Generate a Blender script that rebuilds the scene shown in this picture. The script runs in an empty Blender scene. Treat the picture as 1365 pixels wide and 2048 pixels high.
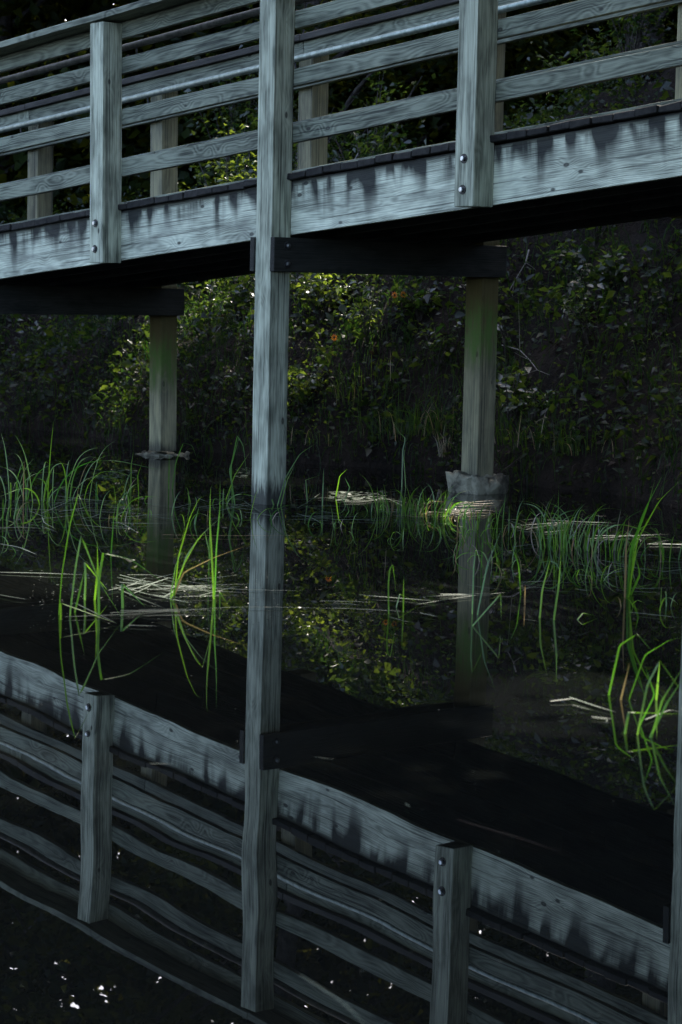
import bpy, bmesh, math, random
import numpy as np
from mathutils import Vector, Matrix, noise as mnoise

random.seed(7)
rng = np.random.default_rng(11)
scene = bpy.context.scene
COL = scene.collection

# ------------------------------------------------------------------ camera
FPX, PITCH, ROLL, HC = 4779.67, 0.0959, 0.0240, 1.2506
F_ = np.array([0, math.cos(PITCH), -math.sin(PITCH)])
R0 = np.array([1.0, 0, 0]); U0 = np.cross(R0, F_)
R_ = math.cos(ROLL) * R0 + math.sin(ROLL) * U0
U_ = -math.sin(ROLL) * R0 + math.cos(ROLL) * U0
O_ = np.array([0, 0, HC])
cam_data = bpy.data.cameras.new('camera')
cam = bpy.data.objects.new('camera', cam_data); COL.objects.link(cam)
cam.matrix_world = Matrix(((R_[0], U_[0], -F_[0], 0), (R_[1], U_[1], -F_[1], 0), (R_[2], U_[2], -F_[2], HC), (0, 0, 0, 1)))
cam_data.sensor_fit = 'VERTICAL'; cam_data.sensor_height = 36; cam_data.lens = FPX / 2048 * 36
cam_data.clip_start = 0.1; cam_data.clip_end = 2000
cam_data.dof.use_dof = True; cam_data.dof.focus_distance = 13.0; cam_data.dof.aperture_fstop = 6.3
scene.camera = cam

# ------------------------------------------------------------------ light
SUN_EL = math.radians(47); SUN_AZ = math.radians(18)      # clockwise from +Y
SUN = np.array([math.sin(SUN_AZ) * math.cos(SUN_EL), math.cos(SUN_AZ) * math.cos(SUN_EL), math.sin(SUN_EL)])
world = bpy.data.worlds.new('World'); scene.world = world; world.use_nodes = True
wn = world.node_tree; wn.nodes.clear()
sky = wn.nodes.new('ShaderNodeTexSky'); sky.sky_type = 'NISHITA'; sky.sun_disc = False
sky.sun_elevation = SUN_EL; sky.sun_rotation = SUN_AZ
sky.air_density = 0.8; sky.dust_density = 4.0; sky.ozone_density = 0.6
bg = wn.nodes.new('ShaderNodeBackground'); bg.inputs['Strength'].default_value = 0.15
wo = wn.nodes.new('ShaderNodeOutputWorld')
wn.links.new(sky.outputs[0], bg.inputs[0]); wn.links.new(bg.outputs[0], wo.inputs[0])
sd = bpy.data.lights.new('sun', 'SUN'); sd.energy = 2.2; sd.angle = math.radians(0.5); sd.color = (1, 0.93, 0.8)
so = bpy.data.objects.new('sun', sd); COL.objects.link(so)
so.rotation_euler = Vector(SUN).to_track_quat('Z', 'Y').to_euler(); so.location = (0, 0, 30)
scene.view_settings.view_transform = 'Standard'; scene.view_settings.look = 'None'
scene.view_settings.exposure = 2.6; scene.view_settings.gamma = 1
scene.cycles.max_bounces = 6; scene.cycles.transparent_max_bounces = 4
scene.cycles.caustics_reflective = False; scene.cycles.caustics_refractive = False

# ------------------------------------------------------------------ frames
P0 = np.array([-1.4669, 14.5384]); TH = 0.8647
UV = np.array([math.cos(TH), -math.sin(TH)]); NV = np.array([-math.sin(TH), -math.cos(TH)])
SL, BAY, WD, S = 0.0966, 1.6149, 1.6194, 0.14

def tw(t, w): return P0 + t * UV - w * NV
def twz(t, w, z): q = tw(t, w); return (q[0], q[1], z)
def ray(x, y): return F_ + R_ * (x - 682.5) / FPX - U_ * (y - 1024) / FPX
def on_water(x, y, z=0.0):
    d = ray(x, y); return O_ + d * ((z - HC) / d[2])
def at_depth(x, y, dep):
    return O_ + ray(x, y) * dep            # dep = distance along the camera axis
def depth_of(p): return float((np.asarray(p) - O_) @ F_)

# ------------------------------------------------------------------ node helper
class G:
    def __init__(s, name):
        s.m = bpy.data.materials.new(name); s.m.use_nodes = True; s.t = s.m.node_tree; s.t.nodes.clear()
        s.out = s.t.nodes.new('ShaderNodeOutputMaterial')
    def n(s, typ, **kw):
        nd = s.t.nodes.new(typ)
        for k, v in kw.items(): setattr(nd, k, v)
        return nd
    def put(s, sock, v):
        if isinstance(v, bpy.types.NodeSocket): s.t.links.new(v, sock)
        elif isinstance(v, (tuple, list)) and len(v) == 3 and sock.type == 'RGBA': sock.default_value = (*v, 1)
        else: sock.default_value = v
    def ma(s, op, a, b=0.0, c=None, clamp=False):
        nd = s.n('ShaderNodeMath', operation=op, use_clamp=clamp); s.put(nd.inputs[0], a); s.put(nd.inputs[1], b)
        if c is not None: s.put(nd.inputs[2], c)
        return nd.outputs[0]
    def xyz(s, v):
        nd = s.n('ShaderNodeSeparateXYZ'); s.put(nd.inputs[0], v); return nd.outputs
    def comb(s, x, y, z):
        nd = s.n('ShaderNodeCombineXYZ'); s.put(nd.inputs[0], x); s.put(nd.inputs[1], y); s.put(nd.inputs[2], z); return nd.outputs[0]
    def noise(s, vec, scale=1.0, detail=2.0, rough=0.5, dist=0.0):
        nd = s.n('ShaderNodeTexNoise'); s.put(nd.inputs['Vector'], vec); s.put(nd.inputs['Scale'], scale)
        s.put(nd.inputs['Detail'], detail); s.put(nd.inputs['Roughness'], rough); s.put(nd.inputs['Distortion'], dist)
        return nd.outputs['Fac']
    def mr(s, v, a, b, c=0.0, d=1.0, smooth=True):
        nd = s.n('ShaderNodeMapRange', interpolation_type='SMOOTHSTEP' if smooth else 'LINEAR')
        for i, q in enumerate((v, a, b, c, d)): s.put(nd.inputs[i], q)
        return nd.outputs[0]
    def mix(s, f, a, b, mode='MIX'):
        nd = s.n('ShaderNodeMix', data_type='RGBA', blend_type=mode)
        s.put(nd.inputs[0], f); s.put(nd.inputs[6], a); s.put(nd.inputs[7], b); return nd.outputs[2]
    def bump(s, h, strength, dist):
        nd = s.n('ShaderNodeBump'); s.put(nd.inputs['Height'], h); s.put(nd.inputs['Strength'], strength); s.put(nd.inputs['Distance'], dist)
        return nd.outputs[0]
    def prin(s, **kw):
        nd = s.n('ShaderNodeBsdfPrincipled')
        for k, v in kw.items(): s.put(nd.inputs[k.replace('_', ' ')], v)
        s.t.links.new(nd.outputs[0], s.out.inputs[0]); return nd
    def coord(s, k='Object'): return s.n('ShaderNodeTexCoord').outputs[k]
    def rnd(s): return s.n('ShaderNodeObjectInfo').outputs['Random']

def wood(name, axis, lo, hi, kind=None, ring_amt=0.5, top=0.3):
    g = G(name); X, Y, Z = g.xyz(g.coord()); r = g.rnd()
    L, A, B = (X, Y, Z) if axis == 'X' else (Z, X, Y)
    Ls = g.ma('ADD', L, g.ma('MULTIPLY', r, 43.0))
    As = g.ma('ADD', A, g.ma('MULTIPLY', r, 0.11)); Bs = g.ma('ADD', B, g.ma('MULTIPLY_ADD', r, 0.13, -0.12))
    n1 = g.noise(g.comb(g.ma('MULTIPLY', Ls, 1.6), g.ma('MULTIPLY', As, 5.0), g.ma('MULTIPLY', Bs, 5.0)), 1, 2)
    n2 = g.noise(g.comb(g.ma('MULTIPLY', Ls, 1.1), g.ma('MULTIPLY', As, 4.0), g.ma('MULTIPLY_ADD', Bs, 4.0, 9.0)), 1, 1)
    vk = g.n('ShaderNodeTexVoronoi'); g.put(vk.inputs['Vector'], g.comb(g.ma('MULTIPLY', Ls, 4.2), g.ma('MULTIPLY', As, 7.0), g.ma('MULTIPLY', Bs, 8.0)))
    g.put(vk.inputs['Scale'], 1.0)
    dk = vk.outputs['Distance']
    kn = g.mr(dk, 0.0, 0.42, 1.0, 0.0)
    a2 = g.ma('ADD', As, g.ma('MULTIPLY_ADD', n1, 0.10, -0.05)); b2 = g.ma('ADD', Bs, g.ma('MULTIPLY_ADD', n2, 0.14, -0.07))
    rr = g.ma('SQRT', g.ma('ADD', g.ma('MULTIPLY', a2, a2), g.ma('MULTIPLY', b2, b2)))
    rr = g.ma('ADD', rr, g.ma('MULTIPLY', kn, 0.022))
    ring = g.ma('MULTIPLY_ADD', g.ma('SINE', g.ma('MULTIPLY', rr, 620.0)), 0.5, 0.5)
    fib = g.noise(g.comb(g.ma('MULTIPLY', Ls, 5.0), g.ma('MULTIPLY', As, 190.0), g.ma('MULTIPLY', Bs, 190.0)), 1, 3, 0.6)
    fib2 = g.noise(g.comb(g.ma('MULTIPLY', Ls, 1.2), g.ma('MULTIPLY', As, 85.0), g.ma('MULTIPLY', Bs, 85.0)), 1, 3, 0.65)
    blot = g.noise(g.comb(g.ma('MULTIPLY', Ls, 3.0), g.ma('MULTIPLY', As, 10.0), g.ma('MULTIPLY', Bs, 10.0)), 1, 3, 0.6)
    f = g.ma('ADD', g.ma('MULTIPLY', ring, ring_amt * 0.55), g.ma('MULTIPLY', g.mr(fib, 0.25, 0.75), 0.36))
    f = g.ma('ADD', f, g.ma('MULTIPLY', g.mr(blot, 0.36, 0.64), 0.42)); f = g.ma('ADD', f, g.ma('MULTIPLY', g.mr(fib2, 0.35, 0.65), 0.26))
    f = g.ma('SUBTRACT', f, 0.12, clamp=True)
    c = g.mix(f, lo, hi)
    crack = g.mr(g.noise(g.comb(g.ma('MULTIPLY', Ls, 0.9), g.ma('MULTIPLY', As, 95.0), g.ma('MULTIPLY', Bs, 95.0)), 1, 0), 0.68, 0.73)
    c = g.mix(g.ma('MULTIPLY', crack, 0.55), c, (0.02, 0.022, 0.022))
    knot = g.mr(dk, 0.075, 0.045, 1.0, 0.0); knot = g.mr(dk, 0.06, 0.11, 1.0, 0.0)
    core = g.mr(dk, 0.02, 0.05, 1.0, 0.0)
    c = g.mix(g.ma('MULTIPLY', knot, 0.85), c, (0.035, 0.036, 0.032)); c = g.mix(g.ma('MULTIPLY', core, 0.5), c, (0.13, 0.13, 0.11))
    c = g.mix(1.0, c, g.ma('MULTIPLY_ADD', g.ma('FRACT', g.ma('MULTIPLY', r, 17.3)), 0.42, 0.78), 'MULTIPLY')
    rough = 0.8
    if kind == 'fascia':
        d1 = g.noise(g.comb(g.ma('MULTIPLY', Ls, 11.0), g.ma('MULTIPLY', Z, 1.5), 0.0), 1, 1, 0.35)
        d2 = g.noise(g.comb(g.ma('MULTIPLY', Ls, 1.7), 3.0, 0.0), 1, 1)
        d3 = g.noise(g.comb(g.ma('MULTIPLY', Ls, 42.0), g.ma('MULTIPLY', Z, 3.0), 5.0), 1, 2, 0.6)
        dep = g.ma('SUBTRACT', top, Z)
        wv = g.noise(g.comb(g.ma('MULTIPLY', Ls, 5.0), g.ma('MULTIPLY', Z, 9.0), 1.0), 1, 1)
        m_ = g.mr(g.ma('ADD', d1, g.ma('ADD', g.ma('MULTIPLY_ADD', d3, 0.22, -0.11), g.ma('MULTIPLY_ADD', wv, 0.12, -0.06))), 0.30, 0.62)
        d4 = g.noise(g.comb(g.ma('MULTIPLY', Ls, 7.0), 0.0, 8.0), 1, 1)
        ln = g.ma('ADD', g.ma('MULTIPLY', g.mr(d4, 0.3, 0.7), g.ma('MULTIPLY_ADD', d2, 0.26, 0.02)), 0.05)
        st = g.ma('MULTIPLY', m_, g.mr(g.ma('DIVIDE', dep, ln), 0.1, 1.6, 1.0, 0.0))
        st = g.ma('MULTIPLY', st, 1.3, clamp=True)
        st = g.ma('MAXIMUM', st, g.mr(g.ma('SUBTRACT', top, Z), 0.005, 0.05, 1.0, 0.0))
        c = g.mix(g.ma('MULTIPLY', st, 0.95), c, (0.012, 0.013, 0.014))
        pat = g.mr(g.noise(g.comb(g.ma('MULTIPLY', Ls, 2.3), 0.0, g.ma('MULTIPLY', Z, 6.0)), 1, 3, 0.6), 0.5, 0.75)
        c = g.mix(g.ma('MULTIPLY', pat, 0.55), c, (0.10, 0.105, 0.095))
    if kind == 'post':            # soaked and black just above the water
        e = g.noise(g.comb(g.ma('MULTIPLY', X, 60.0), g.ma('MULTIPLY', Y, 60.0), g.ma('MULTIPLY', Z, 9.0)), 1, 3, 0.6)
        wet = g.mr(g.ma('ADD', Z, g.ma('MULTIPLY', e, -0.22)), -0.06, 0.06, 1.0, 0.0)
        c = g.mix(g.ma('MULTIPLY', wet, 0.9), c, (0.016, 0.017, 0.016))
    if kind == 'back_post':
        e = g.noise(g.comb(g.ma('MULTIPLY', X, 14.0), g.ma('MULTIPLY', Y, 14.0), g.ma('MULTIPLY', Z, 2.5)), 1, 3, 0.6)
        rise = g.n('ShaderNodeAttribute', attribute_type='OBJECT', attribute_name='rise').outputs['Fac']
        zz = g.ma('ADD', Z, g.ma('MULTIPLY_ADD', e, 0.3, -0.15)); zr = g.ma('SUBTRACT', zz, rise)
        brown = g.mr(zr, 0.5, 0.95); old = g.mr(g.ma('SUBTRACT', Z, rise), 1.32, 1.42, 1.0, 0.0)
        c = g.mix(g.ma('MULTIPLY', g.ma('MULTIPLY', brown, 0.88), old), c, (0.085, 0.07, 0.022))
        gr = g.ma('MULTIPLY', g.mr(zr, 0.55, 0.75), g.mr(zr, 0.85, 1.05, 1.0, 0.0))
        gr = g.ma('MULTIPLY', gr, g.mr(g.noise(g.comb(g.ma('MULTIPLY', X, 22.0), g.ma('MULTIPLY', Y, 22.0), g.ma('MULTIPLY', Z, 5.0)), 1, 3, 0.7), 0.3, 0.6))
        c = g.mix(g.ma('MULTIPLY', gr, 0.85), c, (0.075, 0.15, 0.03))
        wet = g.mr(zz, 0.02, 0.13, 1.0, 0.0); c = g.mix(g.ma('MULTIPLY', wet, 0.8), c, (0.03, 0.032, 0.03))
    h = g.ma('ADD', g.ma('MULTIPLY', fib, 0.8), g.ma('MULTIPLY', ring, 0.35)); h = g.ma('SUBTRACT', h, g.ma('MULTIPLY', crack, 1.2))
    nb = g.bump(h, 0.55, 0.0025)
    g.prin(Base_Color=c, Roughness=rough, Normal=nb, Specular_IOR_Level=0.25)
    return g.m

GREY_LO, GREY_HI = (0.072, 0.084, 0.062), (0.37, 0.40, 0.33)
M = {}
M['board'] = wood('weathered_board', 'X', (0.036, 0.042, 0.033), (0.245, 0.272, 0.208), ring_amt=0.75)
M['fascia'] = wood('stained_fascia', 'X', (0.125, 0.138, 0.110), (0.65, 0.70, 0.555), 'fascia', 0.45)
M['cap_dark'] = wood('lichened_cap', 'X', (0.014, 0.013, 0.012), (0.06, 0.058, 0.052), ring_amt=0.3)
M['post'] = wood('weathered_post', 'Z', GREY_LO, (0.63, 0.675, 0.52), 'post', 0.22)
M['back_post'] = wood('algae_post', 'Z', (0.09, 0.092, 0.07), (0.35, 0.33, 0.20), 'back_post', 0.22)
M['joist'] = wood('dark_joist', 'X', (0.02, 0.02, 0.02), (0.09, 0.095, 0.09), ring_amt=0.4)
M['beam'] = wood('shaded_beam', 'X', (0.008, 0.009, 0.008), (0.036, 0.037, 0.032), ring_amt=0.4)  # shade under the deck is put into this near-black wood colour

def simple(name, lo, hi, scale, rough=0.8, bumpd=0.0, metal=0.0, detail=4, spec=0.4):
    g = G(name); co = g.coord(); n = g.noise(co, scale, detail, 0.6)
    c = g.mix(g.mr(n, 0.3, 0.7), lo, hi)
    kw = dict(Base_Color=c, Roughness=rough, Metallic=metal, Specular_IOR_Level=spec)
    if bumpd: kw['Normal'] = g.bump(n, 0.8, bumpd)
    g.prin(**kw); return g.m
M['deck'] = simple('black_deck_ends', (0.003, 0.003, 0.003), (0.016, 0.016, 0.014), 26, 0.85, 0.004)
M['steel'] = simple('galvanised_pipe', (0.15, 0.19, 0.17), (0.28, 0.34, 0.31), 30, 0.5, 0, 0.8)
M['steel_shaded'] = simple('shaded_pipe', (0.03, 0.036, 0.034), (0.09, 0.10, 0.095), 24, 0.6, 0, 0.7)  # same pipe steel, with the near rail's shade put into its colour
M['bolt'] = simple('bolt_steel', (0.35, 0.37, 0.4), (0.75, 0.78, 0.8), 60, 0.32, 0, 1.0)
M['washer'] = simple('tarnished_washer', (0.008, 0.008, 0.009), (0.04, 0.04, 0.04), 60, 0.5, 0, 0.3)
M['concrete'] = simple('rough_concrete', (0.03, 0.029, 0.022), (0.25, 0.245, 0.18), 11, 0.95, 0.03)
M['bark'] = simple('tree_bark', (0.015, 0.013, 0.012), (0.07, 0.06, 0.055), 18, 0.95, 0.03)
M['twig'] = simple('dead_twig', (0.12, 0.11, 0.1), (0.3, 0.27, 0.25), 30, 0.9)

def soil():
    g = G('bank_soil'); co = g.coord()
    n = g.noise(co, 2.2, 6, 0.65); n2 = g.noise(co, 26, 4, 0.7)
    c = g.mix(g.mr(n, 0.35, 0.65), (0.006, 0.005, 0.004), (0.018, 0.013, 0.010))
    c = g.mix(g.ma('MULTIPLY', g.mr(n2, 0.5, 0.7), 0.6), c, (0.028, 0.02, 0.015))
    h = g.ma('ADD', g.ma('MULTIPLY', n, 2.0), n2)
    g.prin(Base_Color=c, Roughness=0.95, Normal=g.bump(h, 1.0, 0.05), Specular_IOR_Level=0.15); return g.m
M['soil'] = soil()

def water():
    g = G('pond_water'); co = g.coord(); X, Y, Z = g.xyz(co)
    a = g.noise(g.comb(g.ma('MULTIPLY', X, 4.0), g.ma('MULTIPLY', Y, 1.6), 0.0), 1, 0, 0.4)
    b = g.noise(g.comb(g.ma('MULTIPLY', X, 9.0), g.ma('MULTIPLY', Y, 5.0), 2.0), 1, 1, 0.5)
    near = g.mr(Y, 12.5, 5.0)                       # the wash of ripples runs in from the open pond
    h = g.ma('ADD', g.ma('MULTIPLY', a, g.ma('MULTIPLY_ADD', near, 0.6, 0.06)), g.ma('MULTIPLY', b, g.ma('MULTIPLY_ADD', near, 0.03, 0.004)))
    nb = g.bump(h, 1.0, 0.0011)
    g.prin(Base_Color=(0.0036, 0.0042, 0.0038), Roughness=0.0, IOR=1.333, Specular_IOR_Level=0.42, Normal=nb)
    return g.m
M['water'] = water()

def leafmat(name, cols, tr, gloss=0.10, trans=0.5, rough=0.4):
    """thin leaf: diffuse on the lit side, light passing through, a waxy sheen"""
    g = G(name)
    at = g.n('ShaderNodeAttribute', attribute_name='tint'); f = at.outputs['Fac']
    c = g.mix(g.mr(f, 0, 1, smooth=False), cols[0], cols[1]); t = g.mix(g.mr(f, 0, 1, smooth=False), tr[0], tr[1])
    d = g.n('ShaderNodeBsdfDiffuse'); g.put(d.inputs[0], c)
    tl = g.n('ShaderNodeBsdfTranslucent'); g.put(tl.inputs[0], t)
    gl = g.n('ShaderNodeBsdfGlossy'); gl.inputs['Roughness'].default_value = rough
    m1 = g.n('ShaderNodeMixShader'); m1.inputs[0].default_value = trans
    g.t.links.new(d.outputs[0], m1.inputs[1]); g.t.links.new(tl.outputs[0], m1.inputs[2])
    m2 = g.n('ShaderNodeMixShader'); m2.inputs[0].default_value = gloss
    g.t.links.new(m1.outputs[0], m2.inputs[1]); g.t.links.new(gl.outputs[0], m2.inputs[2])
    g.t.links.new(m2.outputs[0], g.out.inputs[0]); return g.m
M['crown'] = leafmat('crown_leaves', ((0.008, 0.018, 0.005), (0.02, 0.034, 0.008)), ((0.03, 0.045, 0.004), (0.18, 0.17, 0.01)), 0.012)
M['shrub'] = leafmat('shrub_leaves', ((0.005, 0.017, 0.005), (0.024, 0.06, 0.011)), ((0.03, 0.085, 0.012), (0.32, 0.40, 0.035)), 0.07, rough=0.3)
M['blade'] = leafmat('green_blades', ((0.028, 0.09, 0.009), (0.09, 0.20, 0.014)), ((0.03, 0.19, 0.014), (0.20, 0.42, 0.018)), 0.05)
M['straw'] = leafmat('dry_blades', ((0.07, 0.065, 0.035), (0.22, 0.15, 0.08)), ((0.2, 0.2, 0.06), (0.4, 0.26, 0.1)), 0.08, 0.35)
M['float'] = leafmat('floating_blades', ((0.03, 0.045, 0.028), (0.10, 0.125, 0.09)), ((0.04, 0.07, 0.03), (0.08, 0.12, 0.06)), 0.05, 0.2, 0.4)
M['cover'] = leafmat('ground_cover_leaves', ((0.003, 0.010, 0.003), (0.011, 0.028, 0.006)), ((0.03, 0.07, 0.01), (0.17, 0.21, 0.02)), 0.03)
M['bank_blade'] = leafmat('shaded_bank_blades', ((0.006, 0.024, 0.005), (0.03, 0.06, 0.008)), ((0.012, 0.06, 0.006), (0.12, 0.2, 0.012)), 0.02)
M['petal'] = leafmat('orange_petals', ((0.5, 0.12, 0.01), (0.7, 0.25, 0.02)), ((0.7, 0.2, 0.01), (0.9, 0.4, 0.03)), 0.05, 0.5)
M['litter'] = leafmat('fallen_leaves', ((0.010, 0.007, 0.005), (0.055, 0.040, 0.033)), ((0.03, 0.018, 0.01), (0.05, 0.03, 0.02)), 0.02, 0.15)

# ------------------------------------------------------------------ object helpers
def link(name, me, mat=None, parent=None, mw=None):
    o = bpy.data.objects.new(name, me); COL.objects.link(o)
    if mat is not None: me.materials.append(mat)
    if parent is not None: o.parent = parent
    if mw is not None: o.matrix_local = mw
    return o
def tag(o, label=None, cat=None, group=None, kind=None):
    for k, v in (('label', label), ('category', cat), ('group', group), ('kind', kind)):
        if v: o[k] = v
    return o
def empty(name, loc):
    o = bpy.data.objects.new(name, None); COL.objects.link(o); o.location = loc; o.empty_display_size = 0.2; return o
def mesh_from(name, V, Fs, tint=None, smooth=False):
    me = bpy.data.meshes.new(name); V = np.asarray(V, np.float32); Fs = np.asarray(Fs, np.int32)
    me.vertices.add(len(V)); me.vertices.foreach_set('co', V.ravel())
    k = Fs.shape[1]; me.loops.add(Fs.size); me.loops.foreach_set('vertex_index', Fs.ravel())
    me.polygons.add(len(Fs)); me.polygons.foreach_set('loop_start', np.arange(0, Fs.size, k, dtype=np.int32))
    me.polygons.foreach_set('loop_total', np.full(len(Fs), k, np.int32))
    if smooth: me.polygons.foreach_set('use_smooth', np.ones(len(Fs), bool))
    if tint is not None:
        a = me.attributes.new('tint', 'FLOAT', 'POINT'); a.data.foreach_set('value', np.asarray(tint, np.float32))
    me.update(calc_edges=True); return me
def bm_done(bm, name, smooth=False):
    me = bpy.data.meshes.new(name); bm.normal_update(); bm.to_mesh(me); bm.free()
    if smooth: me.polygons.foreach_set('use_smooth', np.ones(len(me.polygons), bool))
    return me
def box_me(name, a, b, bev=0.004, cuts=0, axis=0, wob=0.0, seed=0):
    bm = bmesh.new(); bmesh.ops.create_cube(bm, size=1)
    a = Vector(a); b = Vector(b)
    for v in bm.verts: v.co = Vector([a[i] + (v.co[i] + .5) * (b[i] - a[i]) for i in range(3)])
    if bev: bmesh.ops.bevel(bm, geom=bm.edges[:], offset=bev, segments=2, profile=0.5, affect='EDGES')
    if cuts:
        for k in range(1, cuts + 1):
            co = Vector((0, 0, 0)); no = Vector((0, 0, 0)); co[axis] = a[axis] + (b[axis] - a[axis]) * k / (cuts + 1); no[axis] = 1
            bmesh.ops.bisect_plane(bm, geom=bm.verts[:] + bm.edges[:] + bm.faces[:], plane_co=co, plane_no=no)
        for v in bm.verts:
            q = Vector((v.co[axis] * 1.6 + seed * 7.3, seed, 0)); n = mnoise.noise_vector(q)
            fine = mnoise.noise_vector(v.co * 14 + Vector((seed * 3.1, 0, 0)))
            for i in range(3):
                if i != axis: v.co[i] += n[i] * wob + fine[i] * wob * 0.35
    return bm_done(bm, name)

# ------------------------------------------------------------------ ground, water
def toe(t): return 2.25 + 0.16 * math.sin(t * 1.1 + 0.6) + 0.09 * math.sin(3.3 * t + 1)
def ss(x, a, b):
    x = min(1, max(0, (x - a) / (b - a))); return x * x * (3 - 2 * x)
def gh(t, w):
    d = w - toe(t)
    if d < 0:
        h = max(-0.7, d * 0.7)
        q = tw(t, w); s_ = q[0] - (2.3 + 0.16 * max(q[1], 0)) + max(0, -3 - q[1]) * .8
        if s_ > 0 and q[1] > -30: h = max(h, -0.7 + 3.0 * ss(s_, 0, 3.2) + mnoise.noise(Vector((t, w, 1))) * .12)
        if w < -24: h = min(1.6, -0.7 + (-24 - w) * 0.5)
        return h
    Hb = 1.7 + 4.4 * ss(t, -3.4, 0.4)
    n = mnoise.fractal(Vector((t * 0.9, w * 0.9, 0)), 1, 2, 4) * 0.22 + mnoise.noise(Vector((t * 4, w * 4, 5))) * 0.09 + mnoise.noise(Vector((t * 9, w * 9, 2))) * 0.035
    h = 0.10 * ss(d, 0, 0.05) + Hb * (1 - math.exp(-d * 1.16 / Hb)) + max(0, d - 4) * 0.05
    return h + n * ss(d, 0.05, 0.7)
def axis_vals(lo, hi, flo, fhi, fs, grow=1.18):
    v = list(np.arange(flo, fhi, fs)); s = fs
    while v[-1] < hi: s *= grow; v.append(min(hi, v[-1] + s))
    s = fs
    while v[0] > lo: s *= grow; v.insert(0, max(lo, v[0] - s))
    return v
ts = axis_vals(-400, 400, -7, 6, 0.07); ws = axis_vals(-400, 400, 1.9, 6.5, 0.07)
V = []; 
for w in ws:
    for t in ts: V.append(twz(t, w, gh(t, w)))
nt = len(ts); Fs = [(j * nt + i, j * nt + i + 1, (j + 1) * nt + i + 1, (j + 1) * nt + i) for j in range(len(ws) - 1) for i in range(nt - 1)]
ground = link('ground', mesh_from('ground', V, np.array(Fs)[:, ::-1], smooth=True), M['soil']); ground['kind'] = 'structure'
wv = [twz(-300, 4.5, 0), twz(300, 4.5, 0), twz(300, -27, 0), twz(-300, -27, 0)]
wat = link('water', mesh_from('water', wv, [(0, 3, 2, 1)]), M['water']); wat['kind'] = 'structure'

# ------------------------------------------------------------------ footbridge
bridge = empty('footbridge', (P0[0], P0[1], 0))
tag(bridge, 'weathered grey timber footbridge sloping up to the right over the dark pond', 'footbridge')
ux, uy = UV; sc_ = 1 / math.hypot(1, SL)
XB = Vector((ux * sc_, uy * sc_, SL * sc_)); YB = Vector((-NV[0], -NV[1], 0)); ZB = XB.cross(YB)
def frame(t, w, z, tilt=None, sloped=True):
    p = Vector((ux * t - NV[0] * w, uy * t - NV[1] * w, z))
    x, y, zz = (XB, YB, ZB) if sloped else (Vector((ux, uy, 0)), YB, Vector((0, 0, 1)))
    m = Matrix(((x[0], y[0], zz[0], p[0]), (x[1], y[1], zz[1], p[1]), (x[2], y[2], zz[2], p[2]), (0, 0, 0, 1)))
    return m
_bs = [0]
def board(name, t0, t1, w0, w1, z0, z1, mat, parent=None, wob=0.003, bev=0.004):
    """z0, z1 are heights at t=0; the board follows the slope of the ramp"""
    _bs[0] += 1
    L = (t1 - t0) / sc_
    me = box_me(name, (0, 0, 0), (L, w1 - w0, (z1 - z0) * sc_), bev, max(4, int(L * 7)), 0, wob, _bs[0])
    return link(name, me, mat, bridge if parent is None else parent, frame(t0, w0, z0 + SL * t0))
tilts = {(0, 'n'): -0.0183, (1, 'n'): -0.0037, (2, 'n'): -0.0039, (-1, 'f'): -0.0203, (1, 'f'): -0.0029, (0, 'f'): -0.011}
TOP = 2.792
posts = {}
def post(i, side):
    tall = (i % 2 != 0); w = 0 if side == 'n' else WD
    tl = tilts.get((i, side), 0.0); t = i * BAY
    zb = -0.6 if tall else 1.332 + SL * t
    if side == 'f' and tall: zb = 0.03
    zt = TOP + SL * t - SL * S - 0.002
    me = box_me('post', (-S, 0, zb), (0, S, zt), 0.005, 14, 2, 0.0022, i * 3 + (side == 'f') + 40)
    m = frame(t, w, 0, sloped=False) @ Matrix(((1, 0, tl, 0), (0, 1, 0, 0), (0, 0, 1, 0), (0, 0, 0, 1)))
    # a lean is a rotation about the foot
    m = frame(t, w, 0, sloped=False) @ Matrix.Rotation(math.atan(tl), 4, 'Y')
    o = link('post', me, M['post'] if side == 'n' else M['back_post'], bridge, m)
    o['rise'] = SL * t; posts[(i, side)] = o; return o
for i in range(-4, 7):
    post(i, 'n'); post(i, 'f')

def cyl_me(name, p0, p1, r, seg=16, bev=0.0, hexn=None):
    bm = bmesh.new(); p0 = Vector(p0); p1 = Vector(p1); d = (p1 - p0)
    bmesh.ops.create_cone(bm, cap_ends=True, segments=hexn or seg, radius1=r, radius2=r, depth=d.length)
    q = d.to_track_quat('Z', 'Y').to_matrix().to_4x4(); bmesh.ops.transform(bm, matrix=Matrix.Translation((p0 + p1) / 2) @ q, verts=bm.verts[:])
    if bev: bmesh.ops.bevel(bm, geom=bm.edges[:], offset=bev, segments=2, affect='EDGES')
    return bm_done(bm, name)
def bolt(po, x, y, z, axis='y', sgn=-1, r=0.0245):
    """washer against the timber, hexagonal head with a domed end on top"""
    d = Vector((0, sgn, 0)) if axis == 'y' else Vector((sgn, 0, 0)); p = Vector((x, y, z))
    wme = cyl_me('washer', p - d * 0.001, p + d * 0.004, r, 24, 0.001)
    wo_ = link('washer', wme, M['washer'], po)
    b = link('bolt', cyl_me('bolt', p + d * 0.003, p + d * 0.019, r * 0.56, bev=0.0025, hexn=6), M['bolt'], po)
    return b
for i in (-4, -2, 0, 2, 4, 6):
    zb = 1.332 + SL * i * BAY
    bolt(posts[(i, 'n')], -0.073, 0, zb + 0.24); bolt(posts[(i, 'n')], -0.078, 0, zb + 0.085)

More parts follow.
